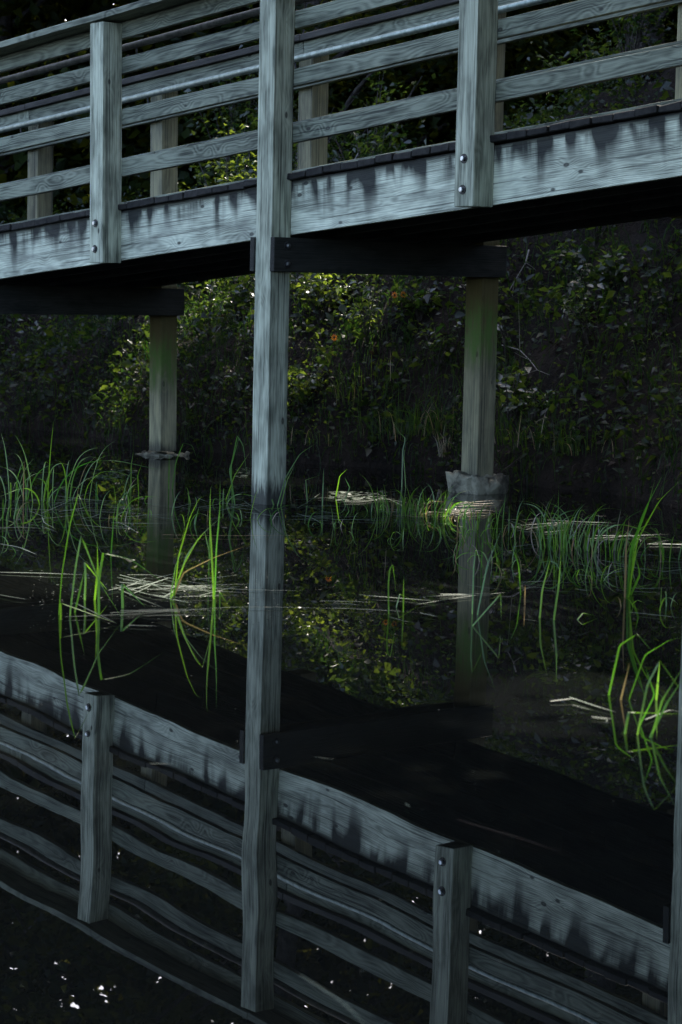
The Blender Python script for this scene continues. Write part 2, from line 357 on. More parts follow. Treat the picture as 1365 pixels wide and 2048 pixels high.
# fascia boards, rails, caps; two bays long with joints behind the posts
def run(name, zs, w0, w1, mat, joints, gap=0.004, **kw):
    for a, b in zip(joints[:-1], joints[1:]):
        dz = random.uniform(-0.004, 0.004)
        board(name, a + gap / 2, b - gap / 2, w0, w1, zs[0] + dz, zs[1] + dz, mat, **kw)
J1 = [(i * BAY - 0.07) for i in (-4, -3, -1, 1, 3, 5, 6)]; J1[0] -= 0.3; J1[-1] += 0.3
J2 = [(i * BAY - 0.07) for i in (-4, -2, 0, 2, 4, 6)]; J2[0] -= 0.3; J2[-1] += 0.3
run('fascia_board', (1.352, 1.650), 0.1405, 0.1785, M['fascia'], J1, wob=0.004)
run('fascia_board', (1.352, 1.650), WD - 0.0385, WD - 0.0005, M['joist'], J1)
for w in (0.5, 0.86, 1.22): run('joist', (1.362, 1.645), w, w + 0.04, M['joist'], J2)
RAILS = [(1.860, 1.958), (2.172, 2.268), (2.482, 2.578), (2.690, 2.788)]
for k, zs in enumerate(RAILS):
    run('rail_board', zs, 0.1405, 0.1785, M['board'], J1 if k % 2 == 0 else J2)
    zf = {0: (1.885, 1.982), 1: (2.20, 2.292), 2: (2.500, 2.595), 3: (2.697, 2.794)}[k]
    jf = [j + 0.0 for j in (J2 if k == 3 else J1)]
    run('rail_board', zf, WD - 0.0385, WD - 0.0005, M['board'], jf)
run('cap_rail', (2.794, 2.834), -0.012, 0.19, M['board'], J1)
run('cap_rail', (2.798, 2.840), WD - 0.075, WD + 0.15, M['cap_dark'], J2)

# deck: planks laid across, their ends black and uneven
bm = bmesh.new(); t = -4 * BAY - 0.35; random.seed(3)
while t < 6 * BAY + 0.3:
    wdt = 0.139; a = 0.108 + random.uniform(-0.007, 0.007); b = WD - 0.002
    zz = 1.655 + random.uniform(-0.002, 0.002)
    # keep clear of the posts' inner faces
    mb = Matrix.Translation((t * 1.0, 0, zz + SL * t))
    geo = bmesh.ops.create_cube(bm, size=1)['verts']
    for v in geo:
        lx = (v.co.x + .5) * wdt; ly = a if v.co.y < 0 else b; lz = (v.co.z + .5) * 0.037
        v.co = Vector((t + lx, ly, zz + SL * (t + lx) + lz)) + Vector((random.uniform(-.002, .002), random.uniform(-.004, .004), random.uniform(-.006, .003)))
    t += wdt + random.choice((0.002, 0.003, 0.006))
bmesh.ops.bevel(bm, geom=bm.edges[:], offset=0.004, segments=1, affect='EDGES')
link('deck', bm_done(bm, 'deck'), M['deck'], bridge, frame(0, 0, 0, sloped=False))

# handrail pipes with brackets
def pipe(w, zc, wpost, sg):
    L0 = -4 * BAY - 0.2; L1 = 6 * BAY + 0.2
    me = cyl_me('handrail_pipe', (0, 0, 0), ((L1 - L0) / sc_, 0, 0), 0.0215, 28)
    me.polygons.foreach_set('use_smooth', [len(p.vertices) == 4 for p in me.polygons])
    pp = link('handrail_pipe', me, M['steel_shaded'] if w < 1 else M['steel'], bridge, frame(L0, w, zc + SL * L0))
    for i in range(-4, 7):
        x = (i * BAY - 0.07 - L0) / sc_
        bm = bmesh.new()
        pts = [(0, 0, -0.02), (0, 0.0, -0.062), (0, sg * 0.02, -0.075), (0, sg * 0.075, -0.075)]
        for p, q in zip(pts[:-1], pts[1:]):
            p = Vector(p); q = Vector(q); r = bmesh.ops.create_cone(bm, cap_ends=True, segments=10, radius1=.006, radius2=.006, depth=(q - p).length + .006)['verts']
            bmesh.ops.transform(bm, matrix=Matrix.Translation((p + q) / 2 + Vector((x, 0, 0))) @ (q - p).to_track_quat('Z', 'Y').to_matrix().to_4x4(), verts=r)
        link('bracket', bm_done(bm, 'bracket'), M['washer'], pp)
pipe(0.26, 2.668, 0.14, -1)
pipe(WD - 0.11, 2.676, WD, 1)

# cross beams: a pair clasping each row of tall posts, bolted through
for i in (-3, -1, 1, 3, 5):
    t = i * BAY; ztop = 1.332 + SL * t
    for dt in (-S - 0.039, 0.001):
        me = box_me('cross_beam', (0, 0, 0), (WD + S + 0.03, 0.038, 0.19), 0.004, 10, 0, 0.002, i + 70 + dt)
        p = Vector((ux * (t + dt) - NV[0] * -0.012, uy * (t + dt) - NV[1] * -0.012, ztop - 0.189))
        x = YB; y = Vector((-ux, -uy, 0)); z = Vector((0, 0, 1))
        mm = Matrix(((x[0], y[0], 0, p[0] + ux * 0.038), (x[1], y[1], 0, p[1] + uy * 0.038), (0, 0, 1, p[2]), (0, 0, 0, 1)))
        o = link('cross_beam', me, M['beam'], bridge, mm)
        if dt > 0:
            for zz in (0.145, 0.045): bolt(o, 0.092, 0, zz, 'y', -1, 0.023)
# concrete footings of the back posts
def footing(i, rad, zt, seed, flat=False):
    bm = bmesh.new()
    bmesh.ops.create_cube(bm, size=1)
    for v in bm.verts: v.co = Vector((v.co.x * rad * 2, v.co.y * rad * 2, -0.5 if v.co.z < 0 else zt))
    bmesh.ops.subdivide_edges(bm, edges=bm.edges[:], cuts=14, use_grid_fill=True)
    for v in bm.verts:
        c = v.co.copy(); m = max(abs(c.x), abs(c.y)); rr = math.hypot(c.x, c.y)
        if rr > 0: k = (m / rr) ** 0.12; c.x *= k; c.y *= k
        n = mnoise.noise_vector(c * 9 + Vector((seed, 0, 0))); n2 = mnoise.noise_vector(c * 28 + Vector((seed, 4, 0)))
        v.co = c + Vector((n.x * 0.022 + n2.x * 0.024, n.y * 0.022 + n2.y * 0.024, (n.z * 0.024 + n2.z * 0.026) if c.z > -0.3 else 0))
    link('footing', bm_done(bm, 'footing', True), M['concrete'], bridge, frame(i * BAY - 0.07, WD + 0.07, 0, sloped=False))
for i, r, z in ((1, 0.135, 0.105), (-1, 0.145, 0.010), (-3, 0.17, 0.02), (3, 0.17, 0.1), (5, 0.17, 0.1)): footing(i, r, z, i * 5.5)

# ------------------------------------------------------------------ vegetation builders
def leaves_np(P, size, up=0.5, tint=None, asp=0.55, seed=0, droop=0.0):
    """one folded six-cornered leaf at each point; returns V, F, tint"""
    r = np.random.default_rng(seed); n = len(P); size = np.broadcast_to(size, (n,)) * r.uniform(.65, 1.25, n)
    a = r.uniform(0, 2 * np.pi, n); nz = r.normal(0, 1, (n, 3)); nz[:, 2] = np.abs(nz[:, 2]) + up; nz /= np.linalg.norm(nz, axis=1)[:, None]
    d = np.stack([np.cos(a), np.sin(a), r.normal(-droop, .3, n)], 1); d -= nz * (d * nz).sum(1)[:, None]; d /= np.linalg.norm(d, axis=1)[:, None]
    s = np.cross(nz, d); L = size[:, None]; Wd = L * asp
    fold = nz * L * 0.10
    v = np.stack([P, P + d * L * .35 + s * Wd * .5 + fold, P + d * L * .5 + 0 * fold, P + d * L * .35 - s * Wd * .5 + fold,
                  P + d * L * 1.0 - nz * L * .12], 1)
    V = v.reshape(-1, 3); b = np.arange(n)[:, None] * 5
    Fq = np.concatenate([b + np.array([[0, 1, 2, 2]])[:, :3], b + np.array([[0, 2, 3]]), b + np.array([[1, 4, 2]]), b + np.array([[2, 4, 3]])], 0)
    if tint is None: tint = r.uniform(0, 1, n)
    return V, Fq, np.repeat(tint, 5)
def ribbons(paths, widths, seed=0, tints=None, face=None):
    """flat tapering blades along world-space polylines"""
    r = np.random.default_rng(seed); V = []; Fs = []; T = []
    for k, (P, w) in enumerate(zip(paths, widths)):
        P = np.asarray(P, float)
        # resample smoothly
        n = 10; 
        if len(P) == 2: Q = P[0] + (P[1] - P[0]) * np.linspace(0, 1, n)[:, None]
        else:
            seg = np.r_[0, np.cumsum(np.linalg.norm(np.diff(P, axis=0), axis=1))]; u = np.linspace(0, seg[-1], n + 4)
            if face == 'kink': u = np.unique(np.r_[u, seg])
            Q = np.stack([np.interp(u, seg, P[:, i]) for i in range(3)], 1)
            if face == 'kink':            # keep sharp folds, round gentle bends
                d_ = np.diff(Q, axis=0); d_ /= np.linalg.norm(d_, axis=1)[:, None] + 1e-9; c_ = (d_[:-1] * d_[1:]).sum(1)
                sm = (Q[:-2] + 2 * Q[1:-1] + Q[2:]) / 4; Q[1:-1] = np.where((c_ > .45)[:, None], sm, Q[1:-1])
            else: Q[1:-1] = (Q[:-2] + 2 * Q[1:-1] + Q[2:]) / 4
            n = len(Q)
        tg = np.gradient(Q, axis=0); tg /= np.linalg.norm(tg, axis=1)[:, None] + 1e-9
        if face == 'flat': sd_ = np.cross(tg, [0, 0, 1.0])
        else:
            ang = r.uniform(-0.9, 0.9); hx = np.array([math.cos(ang), math.sin(ang), 0.05]); sd_ = hx - tg * (tg @ hx)[:, None]
        sd_ /= np.linalg.norm(sd_, axis=1)[:, None] + 1e-9
        u = np.linspace(0, 1, n); ww = w * np.minimum(1, (1 - u) * 2.4 + 0.04) * (0.75 + 0.25 * np.minimum(1, u * 6))
        nn = np.cross(sd_, tg); b = len(V) and sum(len(x) for x in V)
        b = sum(len(x) for x in V)
        V.append(np.stack([Q - sd_ * ww[:, None] / 2, Q + nn * ww[:, None] * .15, Q + sd_ * ww[:, None] / 2], 1).reshape(-1, 3))
        for i in range(n - 1):
            o = b + i * 3; Fs += [(o, o + 1, o + 4, o + 3), (o + 1, o + 2, o + 5, o + 4)]
        tv = r.uniform() if tints is None else tints[k]; T += [tv] * (n * 3)
    return np.concatenate(V), np.array(Fs), np.array(T)
def tube_np(P, R, seg=7):
    P = np.asarray(P, float); n = len(P); tg = np.gradient(P, axis=0); tg /= np.linalg.norm(tg, axis=1)[:, None] + 1e-9
    ref = np.array([0.3, 0.5, 0.81]) if abs(tg[0, 2]) < .9 else np.array([1.0, .2, 0])
    a = np.cross(tg, ref); a /= np.linalg.norm(a, axis=1)[:, None]; b = np.cross(tg, a)
    th = np.arange(seg) * 2 * np.pi / seg
    V = P[:, None] + (a[:, None] * np.cos(th)[None, :, None] + b[:, None] * np.sin(th)[None, :, None]) * np.asarray(R)[:, None, None]
    F = [(i * seg + j, i * seg + (j + 1) % seg, (i + 1) * seg + (j + 1) % seg, (i + 1) * seg + j) for i in range(n - 1) for j in range(seg)]
    return V.reshape(-1, 3), np.array(F)
def tubes(list_):
    V = []; F = []; b = 0
    for P, R, *sg in list_:
        v, f = tube_np(P, R, *(sg or (7,))); V.append(v); F.append(f + b); b += len(v)
    return np.concatenate(V), np.concatenate(F)
def rel(V, o): return np.asarray(V) - np.asarray(o)

# spots lit by cutting leaves out of the crowns toward the sun: (x, y, z, radius)
FLECKS = []
def fleck_t(px, py, w_guess, r):
    """a spot on the bank: march the view ray until it meets the ground"""
    d = ray(px, py); s = 12.0
    while s < 40:
        p = O_ + d * s; rel_ = p[:2] - P0; t = rel_ @ UV; w = -(rel_ @ NV)
        if w > 1.9 and p[2] < gh(t, w) + 0.02: break
        s += 0.05
        if s > 23: p = O_ + d * 20.5; rel_ = p[:2] - P0; p[2] = gh(rel_ @ UV, -(rel_ @ NV)); break
    return p
BANK = {}
def bank_pt(px, py): return fleck_t(px, py, 0, 0)
for (x, y, r) in ((625, 590, .22), (600, 640, .16), (475, 570, .15), (490, 680, .14), (600, 775, .22), (720, 740, .2), (740, 650, .14),
                  (690, 820, .14), (640, 700, .10), (560, 560, .2), (835, 590, .08), (520, 620, .12), (905, 690, .07), (1050, 110, .12), (1090, 190, .09),
                  (640, 860, .08), (440, 640, .1), (250, 650, .05), (120, 660, .06), (1035, 780, .06)):
    p = bank_pt(x, y); FLECKS.append((*p, r))
for (x, y, r) in ((840, 1015, .6), (740, 1000, .3), (650, 985, .25), (950, 1020, .3), (485, 960, .25), (380, 1160, .45), (160, 1150, .4), (220, 950, .35), (590, 960, .3),
                  (1150, 1060, .5), (1000, 1120, .5), (1290, 1380, .5), (780, 1180, .25), (430, 1010, .5), (1080, 1180, .5), (1280, 1100, .45), (80, 970, .25), (280, 1110, .4)):
    p = on_water(x, y); FLECKS.append((p[0], p[1], p[2] + 0.15, r))
for (x, y, dp, r) in ((455, 250, 20.4, .5), (500, 240, 20.4, .4), (430, 300, 20.4, .3), (450, 60, 25, .45), (500, 55, 25, .3), (615, 55, 25, .4), (30, 150, 26, .4), (120, 130, 26, .35),
                      (140, 40, 27, .5), (640, 10, 25, .4), (410, 55, 25, .3), (20, 350, 25, .3), (65, 60, 30, .4)):
    p = at_depth(x, y, dp); FLECKS.append((*p, r))
FL = np.array(FLECKS)
# openings in the crowns where the white sky shows through
GAPS = []
for (x, y, a) in ((20, 1705, .006), (60, 1725, .005), (362, 1702, .003), (362, 1870, .003), (440, 1790, .005), (830, 1790, .006), (845, 1810, .004), (150, 1765, .003), (232, 1790, .004), (565, 1870, .004), (590, 1860, .004),
                  (130, 1960, .008), (215, 1985, .008), (150, 2010, .009), (170, 1900, .007), (135, 1915, .006), (200, 1950, .005), (30, 1940, .006), (40, 2020, .005), (960, 1850, .006), (835, 1930, .006), (830, 1835, .004), (610, 2005, .005),
                  (625, 1915, .004), (735, 1885, .005), (975, 1995, .004), (700, 1960, .003), (770, 1760, .004), (440, 1880, .005), (5, 1840, .004)):
    d = ray(x, y); d = d * [1, 1, -1]; GAPS.append((*(d / np.linalg.norm(d)), a * .6))
def gapkeep(P, seed=0):
    r = np.random.default_rng(seed); m = np.ones(len(P), bool); q = P - np.array([0, 0, -HC]); q /= np.linalg.norm(q, axis=1)[:, None]
    far = P[:, 1] > 17
    for g_ in GAPS:
        ang = np.linalg.norm(q - np.array(g_[:3]), axis=1); m &= ~(far & (ang < g_[3] * r.uniform(.5, 1.5, len(P))) & (r.uniform(0, 1, len(P)) > .2))
    return m
def carve(P, keep=0.03, seed=0, grow=1.0):
    r = np.random.default_rng(seed); m = np.ones(len(P), bool)
    for f in FL:
        d = P - f[:3]; s = d @ SUN; perp = np.linalg.norm(d - s[:, None] * SUN, axis=1)
        hit = (s > 0) & (perp < f[3] * r.uniform(.85, 1.35, len(P)) * grow) & (r.uniform(0, 1, len(P)) > keep); m &= ~hit
    return m

def tree(x, y, z0, H, cr, leaves, label, group=None, seed=0, crown_lo=0.35, trunk_r=0.16, leaf=0.12, tint=(0, .7), clump=40, kind=None):
    r = np.random.default_rng(seed); o = empty('tree', (x, y, z0))
    tag(o, label, 'tree', group)
    lean = r.normal(0, .04, 2)
    zz = np.linspace(-0.3, H * .93, 14); path = np.stack([lean[0] * zz + .12 * np.sin(zz * .7 + seed), lean[1] * zz + .1 * np.cos(zz * .6 + seed) - .1, zz], 1)
    tr = [(path, trunk_r * (1 - .88 * np.linspace(0, 1, 14) ** 1.1) + .01, 9)]; br = []; centres = []
    for k in range(clump):
        hz = H * (crown_lo + (0.98 - crown_lo) * (k + r.uniform(0, 1)) / clump)
        i = np.searchsorted(zz, hz * .9); i = min(max(i, 1), 13); base = path[i - 1]
        fr = (hz / H - crown_lo) / (1 - crown_lo); rad = cr * (0.5 + 0.9 * math.sin(math.pi * min(1, .18 + .82 * fr)) * .75) * r.uniform(.35, 1.05)
        a = r.uniform(0, 2 * math.pi); end = np.array([base[0] + rad * math.cos(a), base[1] + rad * math.sin(a), hz + r.normal(.2, .25)])
        mid = (base + end) / 2 + [0, 0, .18 * rad]; mid2 = base * .25 + end * .75 + [0, 0, .15 * rad]
        bp = np.array([base, mid, mid2, end]); smp = np.concatenate([bp[i] + (bp[i + 1] - bp[i]) * np.linspace(0, 1, 12)[:, None] for i in range(3)]) + [x, y, z0]
        if not carve(smp, 0, k, 1.0).all(): centres.append((end, rad)); continue
        br.append((np.array([base, mid, mid2, end]), np.array([.045, .03, .018, .006]) * (trunk_r / .16), 5)); centres.append((end, rad)); centres.append((mid2, rad * .7))
    V, F = tubes(tr); link('trunk', mesh_from('trunk', V, F, smooth=True), M['bark'], o)
    V, F = tubes(br); link('branches', mesh_from('branches', V, F, smooth=True), M['bark'], o)
    C = np.array([c for c, _ in centres]); idx = r.integers(0, len(C), leaves)
    sub = r.normal(0, 1, (len(C) * 7, 3)) * np.array([.55, .55, .28]) * cr * .32
    P = C[idx] + sub[idx * 7 + r.integers(0, 7, leaves)] + r.normal(0, 1, (leaves, 3)) * np.array([.17, .17, .10]) * cr * .42
    P = P[carve(P + [x, y, z0], seed=seed)]; P = P[gapkeep(P + [x, y, z0], seed)]
    br_t = np.clip(tint[0] + (tint[1] - tint[0]) * r.uniform(0, 1, len(P)), 0, 1)
    V, F, T = leaves_np(P, leaf, .6, br_t, seed=seed); link('crown', mesh_from('crown', V, F, T), M['crown'], o)
    return o
def shrub(loc, H, R, n, leaf, label, cat='shrub', group=None, seed=0, mat='shrub', tint=(0, 1), name='shrub', stems=7, carve_it=False, asp=.55):
    r = np.random.default_rng(seed); o = empty(name, loc); tag(o, label, cat, group); tr = []; ends = []
    for k in range(stems):
        a = r.uniform(0, 2 * math.pi); rad = R * r.uniform(.2, 1); hh = H * r.uniform(.5, 1)
        p = np.array([[0, 0, -.05], [rad * .3 * math.cos(a), rad * .3 * math.sin(a), hh * .5], [rad * .7 * math.cos(a), rad * .7 * math.sin(a), hh * .85], [rad * math.cos(a), rad * math.sin(a), hh]])
        tr.append((p, [.007, .005, .004, .002], 5))
        for u in np.linspace(.35, 1, max(2, n // stems)):
            q = p[0] + (p[3] - p[0]) * u; q = np.array([np.interp(u, [0, .4, .8, 1], p[:, i]) for i in range(3)]); ends.append(q + r.normal(0, 1, 3) * [R * .14, R * .14, H * .06])
    V, F = tubes(tr); link('stems', mesh_from('stems', V, F), M['bark'], o)
    P = np.array(ends)
    if carve_it: P = P[carve(P + np.array(loc), .1, seed, 1.1)]
    tt = tint[0] + (tint[1] - tint[0]) * r.uniform(0, 1, len(P))
    V, F, T = leaves_np(P, leaf, .9, tt, asp=asp, seed=seed); link('foliage', mesh_from('foliage', V, F, T), M[mat], o)
    return o

# ------------------------------------------------------------------ forest behind the bank
tl_ = [ # t, w, H, cr, leaves, crown_lo, note
 (-6.5, 7.0, 12.0, 2.8, 16000, .10, 'slender tree at the far left end behind the bridge'),
 (-3.6, 8.5, 13.5, 3.0, 19000, .08, 'tree behind the left post of the railing, its crown starting low'),
 (-1.2, 7.4, 12.0, 2.9, 19000, .08, 'leafy tree standing behind the gap left of the tall centre post'),
 (1.2, 8.6, 13.5, 3.2, 19000, .06, 'tree above the steep bank right behind the centre post'),
 (3.6, 7.6, 12.5, 3.3, 19000, .05, 'dense tree on top of the bank behind the right railing post'),
 (6.4, 8.5, 13.5, 3.4, 19000, .05, 'dense tree on the bank at the far right, outside the railing'),
 (-9.5, 10.5, 12.0, 3.4, 17000, .08, 'tall tree at the left end of the wood'),
 (-5.5, 13.0, 16.0, 4.0, 20000, .06, 'tall tree deep in the wood on the left'),
 (-2.2, 13.5, 16.5, 4.0, 20000, .06, 'tall tree deep in the wood left of centre'),
 (1.0, 14.5, 17.0, 4.2, 20000, .05, 'tall tree deep in the wood behind the centre'),
 (4.8, 13.5, 17.0, 4.2, 20000, .05, 'tall tree deep in the wood on the right'),
 (9.5, 12.0, 13.0, 3.8, 17000, .05, 'tall tree at the right end of the wood'),
 (-13.0, 7.5, 12.0, 3.4, 17000, .05, 'tree farthest left, where the footbridge comes down'),
 (-16.0, 12.0, 14.0, 3.8, 17000, .05, 'tall tree farthest left at the back of the wood')]
for k, (t, w, H, cr, nl, lo, lb) in enumerate(tl_):
    q = tw(t, w); tree(q[0], q[1], gh(t, w), H, cr, nl, lb, 'trees of the wood behind the bridge', seed=100 + k, crown_lo=lo, leaf=.13 if w < 10 else .17, trunk_r=.14 + .05 * (k % 3))

for k, (x, y, H, cr, lb) in enumerate(((4.9, 5.2, 11.0, 3.0, 'unseen tree added for shade on the near shore at the right'), (5.6, 1.2, 14, 3.6, 'unseen tree added for shade on the near shore beside the camera'),  # unseen camera-side trees, added to shade the right bays and post sides
        (3.4, 9.1, 9.5, 4.6, 'tree on the near shore whose boughs were added to shade the right bridge end'), (6.9, 9.0, 10.5, 3.2, 'unseen tree added for shade beside the upper end of the footbridge'), (6.8, -4.0, 18.0, 4.6, 'unseen tree added for shade on the shore to the right behind the camera'),
        (8.5, -9.5, 21.0, 5.0, 'tall unseen tree added for shade on the shore farther behind the camera'), (10.0, 4.5, 18.0, 4.8, 'tall unseen tree added for shade at the back of the near shore'), (4.6, -14.0, 22.0, 5.0, 'last unseen tree added for shade along the near shore behind the camera'),
        (3.2, -6.5, 16.0, 4.2, 'unseen tree added for shade on the shore close behind the camera'), (1.4, -10.5, 18.0, 4.2, 'unseen tree added for shade straight behind the camera'))):
    q = np.array([x, y]) - P0; tree(x, y, gh(float(q @ UV), float(-(q @ NV))), H, cr, 28000, lb, seed=150 + k, leaf=.17, crown_lo=.42 if lb.startswith('tree on the near shore whose') else .25)
r = np.random.default_rng(91); n = 400000
hz = 19 * r.uniform(0, 1, n) ** 1.35; yy = r.uniform(27, 37, n)
P = np.stack([r.uniform(-.42, .40, n) * yy, yy, hz], 1)
den = np.array([mnoise.noise(Vector((a * .5, b * .4, c * .45))) + .6 * mnoise.noise(Vector((a * 1.6, b * .9, c * 1.7))) for a, b, c in P])
P = P[den > -1.3 + .5 * (hz / 19)]
P = P[carve(P, .02, 5, 1.1)]; P = P[gapkeep(P, 3)]
r2 = np.random.default_rng(97); m2 = 130000; y2 = r2.uniform(38, 47, m2)
P2 = np.stack([r2.uniform(-.45, .45, m2) * y2, y2, 2.0 + 21 * r2.uniform(0, 1, m2) ** 1.2], 1); P2 = P2[gapkeep(P2, 4)]
sz = np.r_[np.full(len(P), .18), np.full(len(P2), .34)]; P = np.concatenate([P, P2])
V, F, T = leaves_np(P, sz, .1, seed=92, asp=.7); tag(link('distant_wood', mesh_from('distant_wood', V, F, T), M['crown']), 'dark mass of leaves of the deeper wood behind the trees', 'wood', kind='stuff')
# ground cover of small leaves and fallen leaves over the bank
def bank_scatter(n, t0, t1, d0, d1, seed, dens=None):
    r = np.random.default_rng(seed); out = []
    while len(out) < n:
        t = r.uniform(t0, t1); d = d0 + (d1 - d0) * r.uniform() ** 1.2; w = toe(t) + d
        if dens is not None and mnoise.noise(Vector((t * 1.7, w * 1.7, seed))) * .5 + .5 < dens * r.uniform(.7, 1.3): continue
        q = tw(t, w); out.append((q[0], q[1], gh(t, w)))
    return np.array(out)
P = bank_scatter(60000, -9, 5, -.02, 6, 5, .36); P[:, 2] += np.abs(np.random.default_rng(2).normal(0, .16, len(P)))
V, F, T = leaves_np(P, np.random.default_rng(12).choice([.035, .045, .06, .09], len(P), p=[.35, .35, .2, .1]), .3, np.random.default_rng(6).uniform(0, .6, len(P)), seed=3); tag(link('ground_cover', mesh_from('ground_cover', V, F, T), M['cover']), 'low green leaves covering the shaded bank', 'ground cover', kind='stuff')
P = bank_scatter(2600, -7, 5, .05, 5, 8, .45); P[:, 2] += .015
V, F, T = leaves_np(P, .06, 2.0, seed=4, asp=.7); tag(link('leaf_litter', mesh_from('leaf_litter', V, F, T), M['litter']), 'brown fallen leaves lying on the steep bank', 'leaf litter', kind='stuff')
r = np.random.default_rng(41); paths = []; P = bank_scatter(5200, -7, 4.6, -.02, 1.5, 43, .42)
for p in P:
    h_ = r.uniform(.07, .26); a = r.uniform(0, 6.28); b_ = r.uniform(.2, 1.0); dr = np.array([math.cos(a), math.sin(a) - .35, 0]) * h_ * b_
    paths.append([p - [0, 0, .02], p + dr * .25 + [0, 0, h_ * .55], p + dr * .6 + [0, 0, h_ * (.95 - .2 * b_)], p + dr * 1.1 + [0, 0, h_ * (1 - .6 * b_)]])
V, F, T = ribbons(paths, r.uniform(.003, .006, len(paths)), 6, tints=r.uniform(0, .5, len(paths)))
tag(link('bank_grass', mesh_from('bank_grass', V, F, T), M['bank_blade']), 'soft dark grass hanging over the foot of the bank to the waterline', 'grass', kind='stuff')
# dry roots and stalks hanging on the bank
r = np.random.default_rng(21); paths = []; P = bank_scatter(1300, -6, 5, .02, 3.2, 9)
for p in P:
    L = r.uniform(.06, .3); a = r.uniform(0, 6.28); dx = np.array([math.cos(a) * .4, math.sin(a) * .4 - .5, r.uniform(-.3, .9)]); dx /= np.linalg.norm(dx)
    paths.append([p, p + dx * L * .5 + r.normal(0, .02, 3), p + dx * L + [0, -.02, -.3 * L]])
P = bank_scatter(380, -6, 5, -.02, .35, 19)
for p in P:
    L = r.uniform(.05, .18); a_ = r.normal(0, .03); paths.append([p, p + [a_, -.02, L * .12], p + [a_ * 2, -.05, -L * .05], p + [a_ * 2.4, -.08, -L * .5]])
V, F, T = ribbons(paths, r.uniform(.002, .005, len(paths)), 5)
tag(link('dry_grass', mesh_from('dry_grass', V, F, T), M['litter']), 'thin dry stalks and rootlets over the face of the bank', 'dry grass', kind='stuff')

exec_veg = True
# shrubs one can tell apart
def S_(px, py, H, R, n, leaf, label, cat='shrub', dx=0, **kw):
    p = bank_pt(px, py); return shrub(tuple(p), H, R, n, leaf, label, cat, **kw)
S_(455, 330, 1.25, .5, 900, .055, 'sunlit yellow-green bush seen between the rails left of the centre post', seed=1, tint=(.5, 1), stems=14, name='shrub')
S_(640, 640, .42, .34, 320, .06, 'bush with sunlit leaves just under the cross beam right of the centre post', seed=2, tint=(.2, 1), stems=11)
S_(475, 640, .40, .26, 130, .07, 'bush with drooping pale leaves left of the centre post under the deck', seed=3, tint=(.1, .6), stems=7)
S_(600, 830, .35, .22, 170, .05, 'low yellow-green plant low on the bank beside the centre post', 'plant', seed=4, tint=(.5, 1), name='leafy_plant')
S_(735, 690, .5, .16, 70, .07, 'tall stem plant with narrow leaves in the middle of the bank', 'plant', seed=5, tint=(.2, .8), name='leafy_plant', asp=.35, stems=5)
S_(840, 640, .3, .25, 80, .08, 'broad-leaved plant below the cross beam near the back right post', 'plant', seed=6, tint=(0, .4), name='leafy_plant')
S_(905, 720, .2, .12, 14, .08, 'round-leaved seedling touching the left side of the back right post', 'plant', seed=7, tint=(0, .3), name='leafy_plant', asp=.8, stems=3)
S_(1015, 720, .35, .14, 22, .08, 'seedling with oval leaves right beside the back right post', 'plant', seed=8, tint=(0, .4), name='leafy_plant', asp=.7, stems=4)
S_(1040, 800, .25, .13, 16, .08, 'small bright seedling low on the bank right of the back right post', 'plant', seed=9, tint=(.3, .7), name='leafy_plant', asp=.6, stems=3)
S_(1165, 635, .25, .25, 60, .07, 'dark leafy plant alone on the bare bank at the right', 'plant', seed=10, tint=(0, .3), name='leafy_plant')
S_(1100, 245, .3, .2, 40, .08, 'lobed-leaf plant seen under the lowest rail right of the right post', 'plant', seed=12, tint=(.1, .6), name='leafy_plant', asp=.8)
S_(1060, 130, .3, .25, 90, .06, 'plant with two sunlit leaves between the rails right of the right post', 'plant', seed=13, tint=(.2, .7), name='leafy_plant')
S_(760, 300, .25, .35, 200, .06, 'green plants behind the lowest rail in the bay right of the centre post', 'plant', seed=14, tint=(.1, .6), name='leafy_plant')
S_(905, 190, .3, .3, 120, .055, 'leafy plant behind the rails beside the right post', 'plant', seed=15, tint=(0, .5), name='leafy_plant')
r = np.random.default_rng(77); k = 0
ORD = ['first', 'second', 'third', 'fourth', 'fifth', 'sixth', 'seventh', 'eighth', 'ninth', 'tenth', 'eleventh', 'twelfth', 'thirteenth', 'fourteenth', 'fifteenth', 'sixteenth']
P = bank_scatter(64, -6.0, 4.2, .15, 3.6, 31); P = P[np.argsort(P[:, 2])]
for row, wordr in enumerate(('at the water edge', 'low on the bank', 'half way up the bank', 'highest on the bank')):
    Q = P[row * 16:(row + 1) * 16]; Q = Q[np.argsort(Q[:, 0] / Q[:, 1])]
    for k, p in enumerate(Q):
        seed = 200 + row * 16 + k; shrub(tuple(p), r.uniform(.15, .42), r.uniform(.14, .38), int(r.uniform(60, 150)), r.uniform(.04, .075), ORD[k] + ' from the left of the small dark plants ' + wordr, 'plant',
              'dark leafy plants on the bank', seed=seed, tint=(0, .5), name='leafy_plant', stems=6, asp=r.uniform(.35, .7))
P = bank_scatter(16, -7.5, 3, 2.5, 7, 33); P = P[np.argsort(P[:, 0] / P[:, 1])]
for k, p in enumerate(P):
    shrub(tuple(p), r.uniform(.8, 1.9), r.uniform(.5, 1.0), int(r.uniform(700, 1100)), .07, ORD[k] + ' bush from the left in the dark undergrowth above the bank', 'shrub',
          'bushes in the undergrowth', seed=300 + k, tint=(0, .7), stems=16, carve_it=True)

